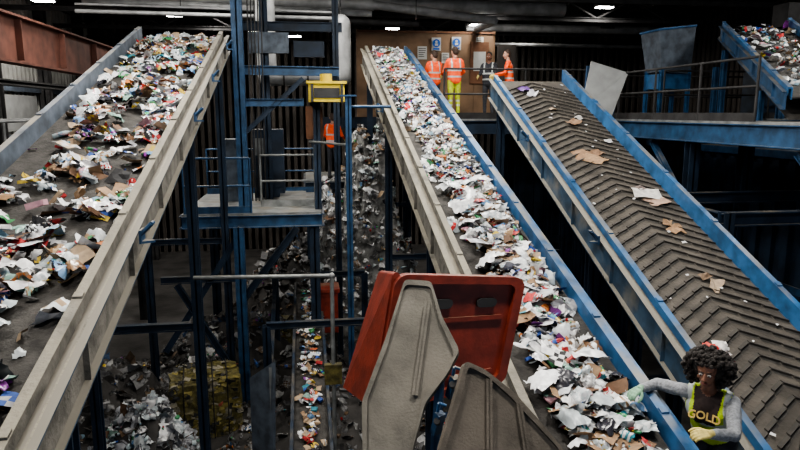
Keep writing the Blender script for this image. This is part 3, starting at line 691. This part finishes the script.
# ------------------------------------------------------------------ people
def ball(bb, c, r): bb.sphere(c, r, 'navy', 14, 10)
def blob_mesh(build, voxel, name):
    b = B(); build(b); o = b.obj(name)
    mo = o.modifiers.new("r", 'REMESH'); mo.mode = 'VOXEL'; mo.voxel_size = voxel; mo.use_smooth_shade = True
    ms = o.modifiers.new("s", 'SMOOTH'); ms.factor = .5; ms.iterations = 3
    dg = bpy.context.evaluated_depsgraph_get(); me = bpy.data.meshes.new_from_object(o.evaluated_get(dg))
    bpy.data.objects.remove(o); me.materials.clear()
    return me
def body(segs, voxel, name, parent, vest=None, mats=None, puff=.012):
    def bd(b):
        for a, c, ra, rc, lab in segs:
            a = V(a); c = V(c); b.cyl(a, c, ra, 'navy', rc, n=14); ball(b, a, ra); ball(b, c, rc)
    me = blob_mesh(bd, voxel, name)
    nv = len(me.vertices); co = np.zeros(nv * 3); me.vertices.foreach_get('co', co); co = co.reshape(-1, 3)
    nf = len(me.polygons); fc = np.zeros(nf * 3); me.polygons.foreach_get('center', fc); fc = fc.reshape(-1, 3)
    def lab(P):
        best = np.full(len(P), 1e9); L_ = np.zeros(len(P), int)
        for i, (a, c, ra, rc, l) in enumerate(segs):
            A = np.array(a); C = np.array(c); d = C - A; ll = max(1e-6, d @ d)
            t = np.clip(((P - A) @ d) / ll, 0, 1); q = A + t[:, None] * d
            dist = np.linalg.norm(P - q, axis=1) - (ra + (rc - ra) * t)
            m = dist < best; best[m] = dist[m]; L_[m] = l
        return L_
    for k in mats['keys']: me.materials.append(M[k])
    L_ = lab(fc); fn = mats.get('fn')
    if fn: L_ = fn(fc, L_)
    me.polygons.foreach_set('material_index', L_.astype(np.int32))
    vl = lab(co)
    if vest is not None:
        nn = np.zeros(nv * 3); me.vertices.foreach_get('normal', nn); nn = nn.reshape(-1, 3)
        m = np.isin(vl, vest); wr = np.array([noise.noise(V(p) * 14) for p in co])
        co[m] += nn[m] * (puff + .008 * wr[m][:, None]); co[~m] += nn[~m] * (.006 * wr[~m][:, None])
        me.vertices.foreach_set('co', co.ravel())
    me.update(); o = bpy.data.objects.new(name, me); scene.collection.objects.link(o); o.parent = parent
    return o
def basis(fwd, up):
    f = V(fwd).normalized(); r = f.cross(V(up)).normalized(); u = r.cross(f); return Matrix((r, f, u)).transposed()
def head(c, fwd, up, skin, hair, parent, voxel=.006, style='short', s=1.0):
    R = basis(fwd, up); c = V(c)
    P = lambda x, y, z: c + R @ (V((x, y, z)) * s)
    def bd(b):
        b.sphere(P(0, -.015, .03), tuple(a * s for a in (.074, .094, .088)), 'navy', 20, 14, R)
        b.sphere(P(0, .015, -.025), tuple(a * s for a in (.060, .072, .075)), 'navy', 20, 14, R)
        b.sphere(P(0, .035, -.085), tuple(a * s for a in (.036, .040, .028)), 'navy', 14, 10, R)
        b.cyl(P(0, .082, .015), P(0, .108, -.022), .008 * s, 'navy', .014 * s, n=10); b.sphere(P(0, .103, -.024), .015 * s, 'navy')
        b.sphere(P(.013, .094, -.027), .010 * s, 'navy'); b.sphere(P(-.013, .094, -.027), .010 * s, 'navy')
        for sx in (-1, 1):
            b.sphere(P(sx * .076, -.005, .0), tuple(a * s for a in (.010, .018, .030)), 'navy', 12, 8, R)
            b.sphere(P(sx * .030, .070, .030), tuple(a * s for a in (.024, .012, .009)), 'navy', 12, 8, R)
            b.sphere(P(sx * .038, .058, -.02), tuple(a * s for a in (.022, .018, .02)), 'navy', 12, 8, R)
        b.cyl(P(0, -.015, -.06), P(0, -.03, -.15), .050 * s, 'navy', .054 * s, n=14)
    me = blob_mesh(bd, voxel, "head"); me.materials.append(M[skin])
    o = bpy.data.objects.new("head", me); scene.collection.objects.link(o); o.parent = parent
    b = B()
    for sx in (-1, 1):
        b.sphere(P(sx * .030, .076, .010), tuple(a * s for a in (.015, .010, .009)), 'eye', 12, 8, R); b.sphere(P(sx * .030, .085, .009), .0055 * s, 'iris', 8, 6)
        b.cyl(P(sx * .014, .087, .032), P(sx * .046, .076, .034), .004 * s, hair, n=6)
    b.sphere(P(0, .088, -.055), tuple(a * s for a in (.024, .009, .005)), 'lip', 12, 8, R); b.sphere(P(0, .086, -.063), tuple(a * s for a in (.020, .009, .006)), 'lip', 12, 8, R)
    b.obj("face_features", parent)
    b = B()
    if style == 'short' or style == 'tail':
        def hb(q):
            q.sphere(P(0, -.03, .045), tuple(a * s for a in (.084, .094, .092)), 'navy', 18, 12, R); q.sphere(P(0, -.055, -.01), tuple(a * s for a in (.074, .065, .075)), 'navy', 18, 12, R)
            if style == 'tail':
                q.cyl(P(0, -.12, .03), P(0, -.14, -.12), .03 * s, 'navy', .015 * s)
        me = blob_mesh(hb, .009, "hair"); me.materials.append(M[hair]); o = bpy.data.objects.new("hair", me); scene.collection.objects.link(o); o.parent = parent
    if style == 'afro':
        rs = random.Random(3)
        for i in range(1000):
            z = rs.uniform(-1, 1); a = rs.uniform(0, 6.283); q = math.sqrt(1 - z * z)
            d = V((q * math.cos(a), q * math.sin(a), z))
            if d.y > .35 and d.z < .55: continue
            if d.y > .05 and abs(d.x) < .5 and d.z < .5: continue
            rr = rs.uniform(.72, 1.06)
            p = P(d.x * .178 * rr, -.045 + d.y * .15 * rr, .0 + d.z * .158 * rr)
            b.sphere(p, tuple(s * rs.uniform(.012, .024) for _ in range(3)), hair, 8, 6)
        b.sphere(P(0, -.065, .015), (.14 * s, .10 * s, .125 * s), hair, 16, 12, R)
        b.obj("hair", parent)
def hand(wr, direction, palm_n, k, parent, curl=.5, thumb=1, s=1.0, voxel=.0045):
    R = basis(direction, -V(palm_n)); wr = V(wr)
    P = lambda x, y, z: wr + R @ (V((x, y, z)) * s)
    def bd(b):
        b.cyl(P(0, -.03, 0), P(0, .02, 0), .029 * s, 'navy', .030 * s, n=14)
        for x in (-.028, -.010, .010, .028): b.cyl(P(x * .7, .01, 0), P(x, .085, 0), .017 * s, 'navy', .0145 * s, n=10); b.sphere(P(x, .085, 0), .0145 * s, 'navy')
        b.sphere(P(0, .045, -.006), (.036 * s, .045 * s, .016 * s), 'navy', 14, 10, R)
        for x, ln in ((-.031, .060), (-.0105, .078), (.0105, .072), (.031, .055)) if thumb > 0 else ((-.031, .055), (-.0105, .072), (.0105, .078), (.031, .060)):
            p = V((x, .085, 0)); a = curl * .5; r = .0108
            for i, fr in enumerate((.45, .32, .23)):
                q = p + V((x * .12, math.cos(a), -math.sin(a))) * ln * fr
                b.cyl(P(*p), P(*q), r * s, 'navy', r * .9 * s, n=10); b.sphere(P(*q), r * .92 * s, 'navy', 10, 8); p = q; r *= .93; a += curl * .9
        t = -thumb
        p0, p1, p2, p3 = (t * .022, .018, -.006), (t * .052, .048, -.016), (t * .064, .078, -.026 - .01 * curl), (t * .060, .104, -.034 - .02 * curl)
        for a_, c_, r1, r2 in ((p0, p1, .018, .014), (p1, p2, .014, .012), (p2, p3, .012, .0105)):
            b.cyl(P(*a_), P(*c_), r1 * s, 'navy', r2 * s, n=10); b.sphere(P(*c_), r2 * s, 'navy', 10, 8)
    me = blob_mesh(bd, voxel, "hand"); me.materials.append(M[k]); o = bpy.data.objects.new("hand", me); scene.collection.objects.link(o); o.parent = parent
def empty(name, loc):
    e = bpy.data.objects.new(name, None); scene.collection.objects.link(e); e.empty_display_size = .1; return e

def worker(name, base, heading, H=1.72, vestk='orange', trous='navy', sleeve='navy', skin='skin_l', hairk='hairb', style='short', arms=((.25, .22), (.25, .22)), look=0, lean=0.0):
    e = empty(name, base); s = H / 1.75; R = Matrix.Rotation(heading, 3, 'Z'); base = V(base)
    def W(x, y, z):
        yy = y + lean * max(0, z - .95); return base + R @ (V((x, yy, z)) * s)
    segs = []
    def seg(a, c, ra, rc, l): segs.append((tuple(W(*a)), tuple(W(*c)), ra * s, rc * s, l))
    for sx in (-1, 1):
        seg((sx * .09, 0, .90), (sx * .10, .02, .50), .090, .062, 0); seg((sx * .10, .02, .50), (sx * .105, -.02, .12), .060, .045, 0)
        seg((sx * .105, -.03, .06), (sx * .115, .13, .045), .050, .040, 3)
        seg((sx * .06, 0, .93), (sx * .07, 0, 1.12), .105, .100, 1); seg((sx * .07, 0, 1.12), (sx * .095, .0, 1.33), .100, .098, 1)
        seg((sx * .02, 0, 1.42), (sx * .15, 0, 1.41), .065, .062, 1)
        fo, ou = arms[0 if sx < 0 else 1]
        el = (sx * (.20 + ou * .25), fo * .35 - .02, 1.15 + fo * .05); wr = (sx * (.19 + ou * .1), fo + .05, .95 + fo * .55)
        seg((sx * .185, 0, 1.40), el, .056, .044, 2); seg(el, wr, .044, .032, 2)
        hd = (W(*wr) - W(*el)).normalized()
        hand(W(*wr) + hd * .02, hd, R @ V((-sx * .8, 0, -.6)), 'glove_y', e, .5, 1 if sx < 0 else -1, s, voxel=.007)
    seg((0, .01, .92), (0, .01, 1.3), .105, .10, 1); seg((0, 0, 1.42), (0, .01, 1.50), .058, .052, 4)
    spine0 = np.array(W(0, 0, 0)); rt = np.array(R @ V((1, 0, 0)))
    def fn(fc, L_):
        z = (fc[:, 2] - base.z) / s; x = ((fc - spine0) @ rt) / s
        L2 = L_.copy(); v = L_ == 1
        L2[v & (z < .86)] = 0
        L2[v & (((z > 1.01) & (z < 1.05)) | ((z > 1.17) & (z < 1.21)))] = 5
        L2[v & (z > 1.21) & (abs(abs(x) - .11) < .018)] = 5
        t = (L_ == 0) & (((z > .30) & (z < .35)) | ((z > .42) & (z < .46)))
        if trous != 'navy': L2[t] = 5
        return L2
    body(segs, .014, "body", e, vest=[1], mats=dict(keys=[trous, vestk, sleeve, 'boot', skin, 'refl'], fn=fn), puff=.012)
    hc = W(0, .03, 1.635); a = heading + look
    head(hc, (-math.sin(a), math.cos(a), -.1), (0, 0, 1), skin, hairk, e, voxel=.008, style=style, s=s)
    return e
worker("sorting_worker", (3.40, 16.9, 5.85), .3, 1.72, sleeve='orange', arms=((.3, .1), (.3, .1)), look=.3)
worker("sorting_worker", (3.76, 16.1, 5.85), .15, 1.74, trous='limetrous', sleeve='orange', arms=((.28, .2), (.2, .3)), look=.3)
worker("sorting_worker", (5.00, 17.3, 5.85), 2.6, 1.74, vestk='navy', skin='skin_d', hairk='hair', arms=((.25, .1), (.3, .1)))
worker("sorting_worker", (5.30, 16.4, 5.85), 1.2, 1.72, sleeve='orange', arms=((.3, .2), (.3, .2)), look=.5, lean=.1)
worker("sorting_worker", (.76, 17.9, 4.16), -.5, 1.80, sleeve='orange', arms=((.25, .2), (.25, .2)), look=.5)
b = platform(.0, 1.4, 17.5, 20.2, 4.16, ((.1, 17.6), (1.3, 17.6), (.1, 20), (1.3, 20)), th=.2, fas='bluedark'); b.obj("steel_walkway")

e = empty("sorting_worker", (3.2, 4.4, 2.6))
fv = V((-.75, -.66, 0)).normalized(); rv = V((-.66, .75, 0)).normalized()
C = V((3.09, 4.30, 3.80)); PV = V((3.24, 4.42, 3.44))
RS, LS = C + rv * .165, C - rv * .165
RE, RW = V((2.87, 4.68, 3.76)), V((2.65, 4.55, 3.79))
LE, LW = V((3.07, 3.96, 3.66)), V((2.84, 3.90, 3.72))
segs = []
def S(a, c, ra, rc, l): segs.append((tuple(a), tuple(c), ra, rc, l))
for sg_, sh in ((1, RS), (-1, LS)):
    hip = PV + rv * sg_ * .085; kn = V((hip.x - .02, hip.y, 3.08)) + rv * sg_ * .02; an = V((hip.x + .02, hip.y, 2.72)) + rv * sg_ * .02
    S(hip, kn, .095, .064, 0); S(kn, an, .062, .045, 0); S(an - V((0, 0, .06)), an + fv * .14 - V((0, 0, .075)), .048, .040, 3)
    S(PV + rv * sg_ * .06, PV.lerp(C, .5) + rv * sg_ * .055, .105, .095, 1); S(PV.lerp(C, .5) + rv * sg_ * .055, C - V((0, 0, .09)) + rv * sg_ * .07, .095, .095, 1)
    S(C + rv * sg_ * .03, C + rv * sg_ * .12 + V((0, 0, .01)), .066, .062, 1)
    S(C - V((0, 0, .11)) + rv * sg_ * .06 + fv * .04, C - V((0, 0, .12)) + rv * sg_ * .05 + fv * .045, .072, .07, 1)
S(PV, C - V((0, 0, .06)), .105, .10, 1)
S(RS, RE, .060, .048, 2); S(RE, RW, .048, .034, 2); S(LS, LE, .060, .048, 2); S(LE, LW, .048, .034, 2)
HC = V((3.0, 4.23, 4.05))
S(C + V((0, 0, .04)), HC + V((.03, .03, -.09)), .055, .050, 4)
Cn, fvn, rvn = np.array(C), np.array(fv), np.array(rv)
def fn(fc, L_):
    z = fc[:, 2]; x = (fc - Cn) @ rvn; y = (fc - Cn) @ fvn; L2 = L_.copy(); v = L_ == 1
    open_ = v & (y > .02) & (abs(x + .0) < .085 + np.clip((z - 3.72) * .15, -.02, .03))
    neck = v & (abs(x) < .075) & (z > C.z + .03)
    L2[v & (abs(z - 3.60) < .028)] = 5; L2[v & (abs(z - 3.46) < .026)] = 5
    L2[v & (abs(abs(x) - .135) < .018) & (z > 3.63)] = 5
    L2[open_ | neck] = 6
    L2[v & (z < 3.36)] = 0
    return L2
body(segs, .009, "body", e, vest=[1], mats=dict(keys=['navy', 'hiyel', 'greycloth', 'boot', 'skin_d', 'refl', 'shirt'], fn=fn), puff=.014)
head(HC, (-.70, -.66, -.20), (-.06, -.06, 1), 'skin_d', 'hair', e, voxel=.005, style='afro')
d = (RW - RE).normalized(); hand(RW + d * .02, (d + V((-.2, -.1, -.25))).normalized(), (.1, .2, -1), 'glove_g', e, .7, 1)
d = (LW - LE).normalized(); hand(LW + d * .02, (d + V((-.3, .1, -.15))).normalized(), (0, .5, -.8), 'glove_y', e, .8, -1)
cu = bpy.data.curves.new("t", 'FONT'); cu.body = "GOLD"; cu.size = .085; cu.align_x = 'CENTER'; cu.extrude = .002; cu.space_character = 1.0; cu.offset = .0015
to = bpy.data.objects.new("t", cu); scene.collection.objects.link(to)
dg = bpy.context.evaluated_depsgraph_get(); dg.update(); me = bpy.data.meshes.new_from_object(to.evaluated_get(dg)); bpy.data.objects.remove(to)
lf = (-rv)
upv = V((0, 0, 1)); tl = (upv - fv * .25).normalized()
org = C + fv * .148 + V((0, 0, -.13))
for v in me.vertices:
    x, y, z = v.co; v.co = org + lf * x + tl * (y - 1.6 * x * x) + fv * (z - 1.2 * x * x)
me.materials.append(M['gold']); o = bpy.data.objects.new("shirt_lettering", me); scene.collection.objects.link(o); o.parent = e

b = B()
b.path([(3.42, 3.72, 2.6), (3.42, 3.72, 3.82), (3.48, 3.62, 3.9), (3.60, 3.45, 3.9), (3.64, 3.38, 3.82), (3.64, 3.38, 2.6)], .018, 'boot')
b.slab([(3.44, 3.70, 3.50), (3.62, 3.42, 3.50), (3.61, 3.44, 3.84), (3.45, 3.68, 3.84)], .03, 'boot'); b.box((3.3, 3.35, 3.05), (3.68, 3.7, 3.1), 'boot')
b.cyl((3.3, 3.4, 2.6), (3.3, 3.4, 3.05), .018, 'boot'); b.cyl((3.66, 3.66, 2.6), (3.66, 3.66, 3.05), .018, 'boot')
b.obj("black_chair")

# ------------------------------------------------------------------ lamps
def lamp(x, y, z, w=.5, d=.2, power=60, rz=0):
    b = B(); R = Matrix.Rotation(rz, 3, 'Z')
    b.obox((x, y, z + .08), (w + .06, d + .06, .10), R, 'dark'); b.obox((x, y, z + .02), (w, d, .03), R, 'lamp'); b.cyl((x, y, z + .12), (x, y, 10), .012, 'dark', n=6)
    o = b.obj("high_bay_or_fill_lamp")
    l = bpy.data.lights.new("lamp_light", 'AREA'); l.shape = 'RECTANGLE'; l.size = w; l.size_y = d; l.energy = power; l.color = (1, .955, .88)
    lo = bpy.data.objects.new("light", l); scene.collection.objects.link(lo); lo.location = (x, y, z - .01); lo.parent = o
for (x, y, z, p) in ((5.6, 20.0, 9.22, 40), (7.0, 21.5, 9.05, 40), (9.5, 20, 9.25, 40), (4.5, 22, 9.10, 40), (8.0, 22, 9.3, 40), (6.3, 23.5, 9.1, 20), (-.3, 23.6, 8.6, 50), (11.5, 24, 9.1, 40), (-4, 22, 9.0, 60), (-6.8, 19, 8.9, 200), (3.4, 25, 9.1, 20), (-1.8, 25.5, 9.0, 30), (8.8, 25.5, 9.35, 20), (-3.0, 24.0, 9.35, 30)):  # the strong far-left lamp is added to brighten the left wall
    lamp(x, y, z, .50, .26, p)
for (x, y, p) in ((-2.3, 3, 180), (2.2, 3.5, 230), (5, 7, 190), (-2, 9, 220), (2.2, 11, 300), (10.5, 10.5, 130), (-6.8, 12.5, 260), (4.2, 14.6, 85), (-5, 15, 90), (-.3, 6.5, 60), (-2.3, 16.2, 90), (.6, 15.6, 110)):  # out-of-view lamps, some added to brighten the left wall, pipework and paper pile
    lamp(x, y, 9.4, 1.0, .35, p, 0)

w = bpy.data.worlds.new("World"); scene.world = w; w.use_nodes = True
w.node_tree.nodes["Background"].inputs[0].default_value = (.52, .62, .78, 1); w.node_tree.nodes["Background"].inputs[1].default_value = .55

cam = bpy.data.cameras.new("cam"); cam.lens = 28.8; cam.sensor_width = 36; co = bpy.data.objects.new("camera", cam)
scene.collection.objects.link(co); co.location = (0, 0, 6); co.rotation_euler = (math.radians(80), 0, math.radians(-8.4)); scene.camera = co
